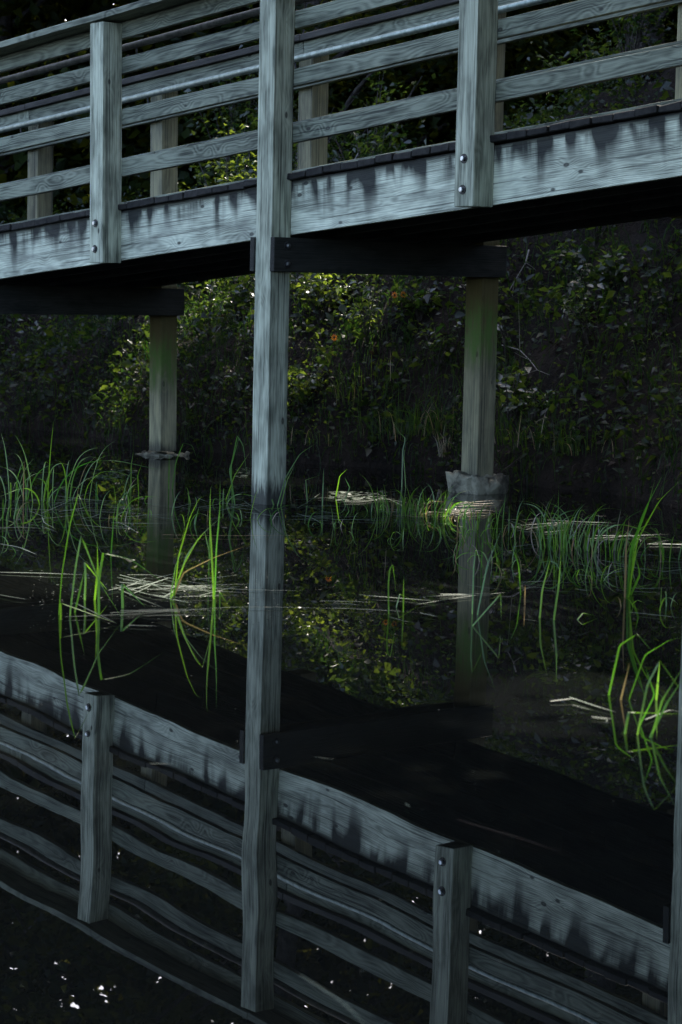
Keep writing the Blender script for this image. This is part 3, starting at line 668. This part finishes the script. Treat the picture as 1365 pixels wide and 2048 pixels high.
# orange flowers
def flower(px, py, H, label, seed):
    r = np.random.default_rng(seed); p = bank_pt(px, py + 25); d = depth_of(p) - .12; head = at_depth(px, py, d); o = empty('flower', tuple(p)); tag(o, label, 'flower', 'orange flowers on the bank')
    h = rel(head, p); V, F = tubes([(np.array([[0, 0, 0], h * [.3, .3, .6], h]), [.003, .0025, .002], 5)]); link('stem', mesh_from('stem', V, F), M['shrub'], o)
    paths = []
    for k in range(11):
        a = k / 11 * 6.283; e = np.array([math.cos(a) * .026, -.004, math.sin(a) * .026]); paths.append([h, h + e * .6 + [0, -.006, 0], h + e])
    V, F, T = ribbons(paths, [.009] * 11, seed); link('petals', mesh_from('petals', V, F, T), M['petal'], o)
    link('centre', cyl_me('centre', tuple(h), tuple(h + [0, -.01, 0]), .008, 10, .002), M['bark'], o)
flower(790, 590, .2, 'larger orange flower of the upper pair under the cross beam', 1)
flower(807, 589, .2, 'smaller orange flower beside the larger one under the cross beam', 2)
flower(669, 675, .2, 'single orange flower lower on the bank near the centre post', 3)

# dead branches
def branch(pts, r0, label, seed, dep_off=-.1):
    rr = np.random.default_rng(seed); P = []
    for (x, y) in pts:
        b = bank_pt(x, y); P.append(at_depth(x, y, depth_of(b) + dep_off))
    P = np.array(P); o = P[0].copy(); lst = [(P - o, np.linspace(r0, r0 * .3, len(P)), 6)]
    for k in range(3):
        i = rr.integers(1, len(P) - 1); q = P[i] - o; e = q + rr.normal(0, 1, 3) * [.1, .05, .1]; lst.append((np.array([q, (q + e) / 2 + rr.normal(0, .01, 3), e]), [r0 * .5, r0 * .35, r0 * .15], 5))
    V, F = tubes(lst); ob = link('dead_branch', mesh_from('dead_branch', V, F), M['twig']); ob.location = o; tag(ob, label, 'branch')
branch([(500, 600), (478, 620), (455, 636), (440, 655), (420, 680)], .006, 'thin grey branch leaning on the dark bank left of the centre post', 1)
branch([(1058, 500), (1052, 525), (1040, 545), (1028, 565), (1020, 580)], .006, 'pale crooked twig on the bare bank below the deck at the right', 2)
branch([(1005, 690), (1040, 700), (1060, 720), (1075, 740), (1100, 750)], .005, 'long brown twig lying across the bank right of the back right post', 3)
branch([(1088, 225), (1100, 232), (1112, 240), (1118, 250)], .006, 'short bent twig seen below the lowest rail at the right', 4)
branch([(705, 330), (715, 310), (722, 295), (724, 285)], .006, 'upright twig just above the deck right of the centre post', 5)

# grass growing on the bank foot
def tuft_paths(base, n, h, spread, seed, lean=(0, 0), bend=.5):
    r = np.random.default_rng(seed); paths = []; wd = []
    for k in range(n):
        a = r.uniform(0, 6.283); s = spread * r.uniform(0, 1) ** .7; b = np.array([math.cos(a), math.sin(a), 0]) * s + [0, 0, -.03]
        hh = h * r.uniform(.45, 1.1); dr = np.array([math.cos(a) * .35 + r.normal(0, .25) + lean[0], math.sin(a) * .35 + r.normal(0, .25) + lean[1], 0]); bb = bend * r.uniform(.1, 1.3)
        pts = []
        for u in (0, .3, .6, .8, 1.0):
            pts.append(b + dr * hh * (.25 * u + bb * .9 * u ** 3) + np.array([0, 0, hh * (u - .45 * bb * u ** 3.2)]))
        paths.append(pts); wd.append(r.uniform(.004, .0085) * min(1, .5 + h))
    return paths, wd
def tuft(name, base, n, h, spread, label, cat, group, seed, mat='blade', lean=(0, 0), bend=.5, tint=(0, 1), straw=0):
    r = np.random.default_rng(seed); pa, wd = tuft_paths(base, n, h, spread, seed, lean, bend)
    tn = r.uniform(tint[0], tint[1], n); single = n <= 40
    if not straw and not single:
        V, F, T = ribbons(pa, wd, seed, tints=tn); o = link(name, mesh_from(name, V, F, T), M[mat]); o.location = base; tag(o, label, cat, group); return o
    o = empty(name, tuple(base)); tag(o, label, cat, group)
    if single:
        for j in range(n):
            V, F, T = ribbons([pa[j]], [wd[j]], seed * 77 + j, tints=[tn[j]]); link('blade', mesh_from('blade', V, F, T), M[mat], o)
    else:
        V, F, T = ribbons(pa, wd, seed, tints=tn); link('green_blades', mesh_from(name, V, F, T), M[mat], o)
    if straw:
        pa, wd = tuft_paths(base, straw, h * .75, spread * 1.2, seed + 999, lean, .9)
        for j in range(straw):
            V, F, T = ribbons([pa[j]], [wd[j]], seed * 79 + j); link('dry_blade', mesh_from('dry_blade', V, F, T), M['straw'], o)
    return o
k = 0
for (x, y, n, h, lb) in ((835, 860, 120, .36, 'thick green grass tuft on the bank left of the back right post'), (790, 870, 80, .3, 'grass tuft at the bank foot midway between centre and back right posts'),
      (880, 860, 80, .34, 'grass tuft on the bank touching the back right post on its left'), (1040, 880, 90, .34, 'shaded grass tuft on the bank right of the back right post'),
      (1110, 890, 90, .3, 'dim grass tuft on the bank, second to the right of the back right post'), (1180, 900, 70, .28, 'dim grass tuft on the bank, third to the right of the back right post'),
      (720, 800, 50, .3, 'sunlit yellow-green grass tuft in the middle of the bank'), (745, 750, 26, .3, 'few arching sunlit blades above the yellow-green tuft on the bank'),
      (655, 880, 40, .2, 'short grass tuft at the water edge right of the centre post')):
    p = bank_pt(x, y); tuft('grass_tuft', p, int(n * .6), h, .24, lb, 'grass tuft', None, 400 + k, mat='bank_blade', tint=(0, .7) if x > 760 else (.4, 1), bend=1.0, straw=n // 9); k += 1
p = bank_pt(895, 905); tuft('grass_tuft', p, 26, .22, .06, 'dry straw-coloured tuft at the water edge left of the back right post', 'grass tuft', None, 450, mat='straw')

# ------------------------------------------------------------------ grass in the water
def bladesobj(name, blades, label, wdt=.0075, seed=0, straw=()):
    """blades given by where each rises from the water and how it bends, each at its own distance"""
    r = np.random.default_rng(seed); b0 = on_water(*blades[0][0]); green = []; dry = []
    for k, bl in enumerate(blades):
        base = on_water(*bl[0]); dp = depth_of(base); off = r.uniform(-.12, .12)
        pts = [rel(base, b0) - [0, 0, .05]]
        L = sum(math.dist(bl[i], bl[i + 1]) for i in range(len(bl) - 1)); acc = 0
        pts.append(rel(base, b0))
        for i in range(1, len(bl)):
            acc += math.dist(bl[i - 1], bl[i]); q = at_depth(bl[i][0], bl[i][1], dp + off * acc / L); q[2] = max(q[2], .004); pts.append(rel(q, b0))
        (dry if k in straw else green).append(pts)
    o = empty(name, tuple(b0))
    for lst, nm, mt in ((green, 'blade', 'blade'), (dry, 'dry_blade', 'straw')):
        for j, pts in enumerate(lst):
            V, F, T = ribbons([pts], [r.uniform(.75, 1.2) * wdt], seed * 31 + j, tints=[r.uniform(.2, 1)], face='kink')
            link(nm, mesh_from(nm, V, F, T), M[mt], o)
    tag(o, label, 'grass tuft', 'grass tufts standing in the water'); return o
bladesobj('grass_tuft', [[(349, 1196), (357, 1115), (380, 1035), (400, 994), (415, 990)], [(345, 1196), (374, 1110), (405, 1068), (452, 1026)], [(343, 1196), (370, 1125), (395, 1080), (410, 1064), (418, 1100), (427, 1150)],
    [(347, 1196), (367, 1145), (431, 1114), (503, 1088)], [(341, 1197), (352, 1130), (366, 1100)]], 'tuft of long bent blades alone in the open water left of the centre post', seed=1, straw=(3,))
bladesobj('grass_tuft', [[(428, 1198), (424, 1110), (420, 1045), (421, 985), (424, 970)], [(430, 1190), (433, 1100), (440, 1020), (441, 962)], [(440, 1214), (440, 1183), (451, 1203)], [(418, 1150), (419, 1080), (424, 1040)]],
    'three tall straight blades in the water right of the long bent tuft', seed=2)
bladesobj('grass_tuft', [[(118, 1230), (124, 1150), (140, 1050), (157, 988), (176, 1030), (200, 1082)], [(140, 1232), (152, 1130), (163, 1072), (200, 1165), (245, 1248)], [(170, 1200), (172, 1150), (170, 1125), (215, 1180)],
    [(198, 1235), (198, 1160), (207, 1106), (262, 1118), (330, 1167)], [(190, 1200), (196, 1140), (195, 1083)], [(222, 1115), (226, 1060), (229, 1015)], [(246, 1216), (245, 1190), (245, 1168), (291, 1214)], [(122, 1240), (122, 1206), (235, 1247)],
    [(150, 1225), (165, 1160), (172, 1130)]], 'wide tuft of sharply folded green blades in the water at the lower left', wdt=.0085, seed=3)
bladesobj('grass_tuft', [[(778, 1228), (777, 1170), (780, 1136), (786, 1130), (790, 1160), (792, 1185)], [(807, 1225), (808, 1150)], [(793, 1215), (800, 1188), (838, 1225)]], 'single blade bent over like a hook in open water right of the centre post', seed=4)
bladesobj('grass_tuft', [[(945, 1228), (948, 1130), (952, 1100), (972, 1145)], [(955, 1230), (975, 1130), (1003, 1060)], [(945, 1252), (1002, 1188), (1003, 1240)], [(1042, 1190), (1038, 1130), (1027, 1100), (1000, 1104), (985, 1116)]],
    'tuft of crossed blades in front of the back right post reflection', seed=5)
bladesobj('grass_tuft', [[(1080, 1236), (1085, 1180), (1102, 1116)], [(1108, 1240), (1118, 1170), (1122, 1110)], [(1050, 1210), (1051, 1170)]], 'pair of short straight blades in the water at the middle right', seed=6, straw=(2,))
bladesobj('grass_tuft', [[(1255, 1195), (1262, 1100), (1290, 1020), (1326, 950)], [(1257, 1195), (1275, 1080), (1320, 1000), (1364, 958)], [(1250, 1195), (1253, 1090), (1260, 1030)], [(1262, 1190), (1280, 1150), (1275, 1120)], [(1260, 1190), (1268, 1090), (1300, 1000), (1310, 960)]],
    'tallest wide-bladed tuft in the water near the right edge', wdt=.011, seed=7, straw=(2,))
bladesobj('grass_tuft', [[(1218, 1390), (1240, 1290), (1275, 1268), (1302, 1300)], [(1258, 1400), (1290, 1310), (1340, 1280), (1368, 1274)], [(1275, 1470), (1295, 1370), (1320, 1322), (1366, 1385)], [(1300, 1475), (1335, 1405), (1368, 1355)],
    [(1250, 1468), (1258, 1425), (1368, 1428)], [(1242, 1400), (1260, 1325)], [(1313, 1400), (1320, 1322)], [(1303, 1475), (1325, 1400), (1366, 1335)], [(1280, 1450), (1310, 1390), (1290, 1330)]], 'nearest grass tuft, cut by the right edge of the picture', wdt=.007, seed=8, straw=(5,))
bladesobj('grass_tuft', [[(1155, 1240), (1166, 1226), (1195, 1236)], [(1265, 1208), (1275, 1200), (1290, 1206)]], 'two small folded blades barely above the water at the right', seed=9)
bladesobj('grass_tuft', [[(555, 1012), (572, 955), (600, 908), (636, 884)], [(562, 1012), (575, 960), (590, 930)], [(548, 1010), (540, 985), (545, 975), (560, 985)]], 'two arching blades beside the foot of the centre post, on its right', seed=10)
bladesobj('grass_tuft', [[(465, 1008), (463, 930), (475, 872), (487, 890), (495, 960)], [(470, 1008), (460, 940), (470, 905), (480, 870)], [(452, 1000), (470, 950), (500, 905)]], 'hooked tuft of blades just left of the centre post', seed=11)
bladesobj('grass_tuft', [[(338, 978), (339, 905)], [(345, 978), (352, 925), (367, 886), (385, 890), (394, 918)], [(262, 985), (263, 930), (268, 900)], [(278, 1000), (276, 950), (285, 925)]], 'few thin blades in front of the back left post', seed=12)
bladesobj('grass_tuft', [[(804, 975), (806, 900), (812, 876), (800, 866), (786, 843)], [(812, 975), (808, 915), (813, 880)]], 'two curled blades rising above the rest before the bank', seed=13)
bladesobj('grass_tuft', [[(645, 1012), (648, 935)], [(672, 995), (680, 952), (695, 938)], [(615, 1005), (612, 960), (640, 950)], [(690, 1000), (700, 975), (690, 955)]], 'sparse upright blades in the water just right of the centre post', seed=14)
tuft_list = [ # x, y, n, height, spread, tint, straw, label
 (30, 1000, 8, .42, .07, 0, 'tall tuft at the left edge of the picture below the deck'),
 (85, 1005, 12, .45, .10, 0, 'tall thick tuft between the left edge and the back left post'),
 (140, 1000, 9, .42, .08, 0, 'tall tuft with drooping tips left of the back left post'),
 (15, 1040, 6, .25, .08, 0, 'low spreading tuft at the left edge'),
 (240, 1000, 8, .22, .08, 0, 'short tuft nearest to the back left post'),
 (420, 1010, 7, .2, .08, 0, 'short tuft between the back left and centre posts'),
 (830, 1030, 26, .26, .12, 8, 'bright yellow-green tuft in the sunlit patch of water'),
 (875, 1035, 20, .24, .10, 6, 'yellow-green tuft touching the concrete footing on the left'),
 (790, 1025, 14, .2, .10, 6, 'low tuft at the left of the sunlit patch'),
 (955, 1060, 14, .24, .08, 3, 'tuft in front of the concrete footing'),
 (720, 1015, 9, .16, .10, 0, 'low thin tuft in the glittering water beyond the centre post'),
 (1030, 1070, 11, .28, .12, 2, 'tuft just right of the concrete footing'),
 (1080, 1080, 10, .28, .10, 0, 'tuft second to the right of the concrete footing'),
 (1150, 1100, 18, .36, .10, 4, 'thickest tuft, in the middle of the right group'),
 (1120, 1095, 10, .34, .08, 2, 'tuft with leaning blades left of the thickest one'),
 (1195, 1105, 10, .34, .09, 0, 'tuft right of the thickest one'),
 (1235, 1115, 12, .28, .09, 3, 'tuft left of the tallest wide-bladed one'),
 (1330, 1120, 8, .25, .10, 0, 'tuft close to the right edge under the bank'),
 (1310, 1215, 5, .16, .07, 1, 'few short blades at the right edge, half way down'),
 (890, 1120, 4, .15, .08, 0, 'sparse blades in front of the sunlit patch'),
 (195, 1040, 5, .22, .12, 1, 'loose blades between the tall left tufts and the folded tuft'),
 (300, 1030, 4, .2, .10, 0, 'loose blades just in front of the back left post'),
 (385, 1050, 4, .2, .10, 1, 'loose blades behind the long bent tuft'),
 (490, 1040, 5, .2, .08, 1, 'loose blades touching the centre post on its left'),
 (610, 1050, 4, .16, .10, 0, 'loose blades in front and right of the centre post'),
 (690, 1060, 4, .18, .12, 1, 'loose blades in dark water, nearer than the glittering patch'),
 (770, 1080, 4, .16, .10, 0, 'loose blades behind the hooked blade'),
 (1000, 1130, 6, .22, .10, 2, 'loose arching blades behind the crossed tuft'),
 (1090, 1150, 5, .22, .12, 1, 'loose blades behind the pair of straight ones'),
 (1190, 1160, 5, .18, .10, 2, 'loose blades in front of the thickest tuft'),
 (50, 1100, 4, .16, .12, 0, 'loose low blades at the left edge in front'),
 (915, 1075, 6, .2, .12, 3, 'loose yellowish blades in front of the footing, to the left')]

for k, (x, y, n, h, sp, st, lb) in enumerate(tuft_list):
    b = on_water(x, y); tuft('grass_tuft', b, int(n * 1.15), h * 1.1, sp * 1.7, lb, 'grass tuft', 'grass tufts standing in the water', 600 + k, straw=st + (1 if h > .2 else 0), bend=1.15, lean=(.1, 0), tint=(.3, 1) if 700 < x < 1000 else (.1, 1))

# blades lying flat on the water
def mat_(lines, label, seed, wd=.008, mat='float', name='floating_grass'):
    r = np.random.default_rng(seed); b0 = on_water(*lines[0][0]); paths = []
    for ln in lines:
        P = [rel(on_water(x, y, .004 + r.uniform(0, .004)), b0) for x, y in ln]
        if len(P) == 2: P.insert(1, (P[0] + P[1]) / 2 + r.normal(0, .015, 3) * [1, 1, .05])
        paths.append(P)
    V, F, T = ribbons(paths, r.uniform(.6, 1.3, len(paths)) * wd, seed, face='flat'); V[:, 2] += .001
    o = link(name, mesh_from(name, V, F, T), M[mat]); o.location = b0; tag(o, label, 'floating grass', 'grass blades floating on the water'); return o
def rl(x0, x1, y0, y1, n, L, seed, ang=4.0):
    r = np.random.default_rng(seed); out = []
    for k in range(n):
        x = r.uniform(x0, x1); y = r.uniform(y0, y1); l = L * r.uniform(.3, 1.2); a = r.normal(0, ang) / l * 1.0
        out.append([(x, y), (x + l * .5, y + r.normal(0, 1.5) + a * l * .3), (x + l, y + a * l * .6)])
    return out
mat_([[(235, 1155), (300, 1168), (360, 1190)], [(240, 1165), (330, 1172), (480, 1173)], [(255, 1150), (310, 1150), (375, 1165)], [(232, 1170), (300, 1190), (362, 1198)], [(250, 1160), (380, 1180), (500, 1186)], [(300, 1180), (420, 1170), (540, 1168)],
      [(240, 1150), (290, 1163), (345, 1170)], [(330, 1196), (405, 1207)], [(330, 1172), (500, 1180), (620, 1182)], [(245, 1175), (350, 1182), (400, 1178)]] + rl(215, 430, 1150, 1198, 22, 90, 1, 30), 'thick raft of pale blades floating round the long bent tuft', 1, .0085)
mat_([[(240, 1232), (350, 1222), (480, 1213), (700, 1218), (860, 1222)], [(220, 1226), (330, 1222), (420, 1218)], [(255, 1251), (320, 1252)], [(130, 1234), (240, 1230), (300, 1225)], [(150, 1206), (235, 1247)]] + rl(210, 330, 1217, 1232, 6, 150, 2, 3), 'long pale blades floating in a line across the open water', 2, .008)
mat_(rl(0, 300, 985, 1060, 26, 120, 3, 24) + [[(0, 1017), (200, 1023), (380, 1035)], [(0, 1055), (110, 1058)]], 'floating blades among the tall tufts at the left', 3, .008)
mat_([[(0, 1088), (40, 1095), (75, 1110)], [(0, 1145), (90, 1147), (170, 1150)], [(85, 1035), (112, 1058)], [(0, 1190), (60, 1200)]], 'few pale floating blades at the left edge below the tall tufts', 4, .010)
mat_(rl(330, 500, 975, 1025, 20, 90, 5, 20), 'floating blades between the back left post and the centre post', 5, .007)
mat_(rl(570, 780, 985, 1040, 24, 100, 6, 20), 'floating blades in the glittering water right of the centre post', 6, .007)
mat_(rl(780, 960, 1005, 1035, 30, 70, 7, 14), 'tangle of straw-coloured blades in the sunlit patch before the footing', 7, .006, 'straw')
mat_(rl(950, 1180, 1035, 1095, 13, 120, 8, 12) + [[(1015, 1040), (1050, 1052), (1090, 1062)]], 'pale floating blades right of the concrete footing', 8, .009)
mat_(rl(1180, 1330, 1060, 1150, 13, 120, 9, 12) + [[(1200, 1120), (1250, 1130), (1300, 1142)]], 'floating blades round the tallest tuft near the right edge', 9, .008)
mat_([[(718, 1190), (790, 1196), (880, 1203)], [(665, 1216), (780, 1222), (840, 1226)], [(840, 1226), (882, 1235)], [(830, 1210), (920, 1195), (1030, 1183)], [(780, 1234), (828, 1246)], [(935, 1170), (1010, 1180)]] + rl(600, 900, 1185, 1210, 5, 100, 10, 10), 'long thin blades floating near the hooked blade', 10, .008)
mat_([[(1045, 1238), (1078, 1244)], [(1230, 1180), (1330, 1187)], [(1260, 1225), (1362, 1236)], [(1150, 1125), (1200, 1140), (1240, 1142)], [(1080, 1180), (1150, 1184)]] + rl(1000, 1330, 1130, 1200, 12, 100, 11, 10), 'scattered floating blades in the water at the middle right', 11, .008)
mat_([[(1100, 1403), (1155, 1398)], [(1140, 1395), (1190, 1412), (1232, 1425)], [(1145, 1410), (1186, 1421)], [(1184, 1436), (1212, 1447)], [(1184, 1434), (1225, 1438)], [(1290, 1440), (1340, 1420), (1365, 1425)]], 'pale blades floating beside the nearest tuft at the right', 12, .008)
mat_([[(325, 1070), (450, 1072), (640, 1071)], ], 'long straw-coloured stalk floating across the centre post reflection', 13, .006, 'straw')
mat_([[(915, 1640), (1010, 1668), (1150, 1712)]], 'dull sunken stalk in the darkest water at the lower right', 16, .004, 'litter')
mat_([[(600, 1950), (690, 2008), (740, 2060)]], 'thin pale stalk floating at the bottom edge', 14, .003)
mat_([[(300, 1528), (330, 1528), (358, 1528)], [(630, 1515), (675, 1521)], [(815, 1610), (822, 1616)]], 'tiny pale slivers floating over the bridge reflection', 15, .004)

# round floating leaves
def pad(n, x0, x1, y0, y1, label, seed, rad=.02):
    r = np.random.default_rng(seed); V = []; F = []; T = []; b0 = on_water((x0 + x1) / 2, (y0 + y1) / 2)
    for k in range(n):
        c = rel(on_water(r.uniform(x0, x1), r.uniform(y0, y1), .004 + .003 * r.uniform()), b0); R = rad * r.uniform(.4, 1.3); b = len(V); V.append(c + [0, 0, .001]); a0 = r.uniform(0, 6); e = r.uniform(.5, 1); tx, ty = r.normal(0, .08, 2)
        for j in range(9): a = a0 + j * .7; x_, y_ = R * math.cos(a), R * e * math.sin(a); V.append(c + np.array([x_, y_, max(-.003, tx * x_ + ty * y_)]))
        F += [(b, b + 1 + j, b + 2 + j) for j in range(8)] ; T += [r.uniform()] * 10
    o = link('floating_leaves', mesh_from('floating_leaves', V, F, T), M['float']); o.location = b0; tag(o, label, 'floating leaves', kind='stuff')
pad(120, 655, 770, 982, 1000, 'small round leaves floating in the sunlit water beyond the centre post', 1, .02)
pad(110, 190, 275, 938, 958, 'small floating leaves standing in for sky glints left of the back left post', 2, .016)  # leaves added in place of the sky's glints on the ripples
pad(90, 780, 960, 1015, 1050, 'bits of leaf floating round the sunlit tufts', 3, .010)
pad(70, 470, 500, 935, 955, 'floating leaves standing in for water glints left of the centre post', 4, .014)  # these leaves too are added to imitate glints on the water
pad(320, 60, 560, 1140, 1260, 'specks of debris floating round the folded blades', 5, .0035)
pad(170, 0, 1365, 1020, 2040, 'specks of debris scattered over the open water', 6, .002)
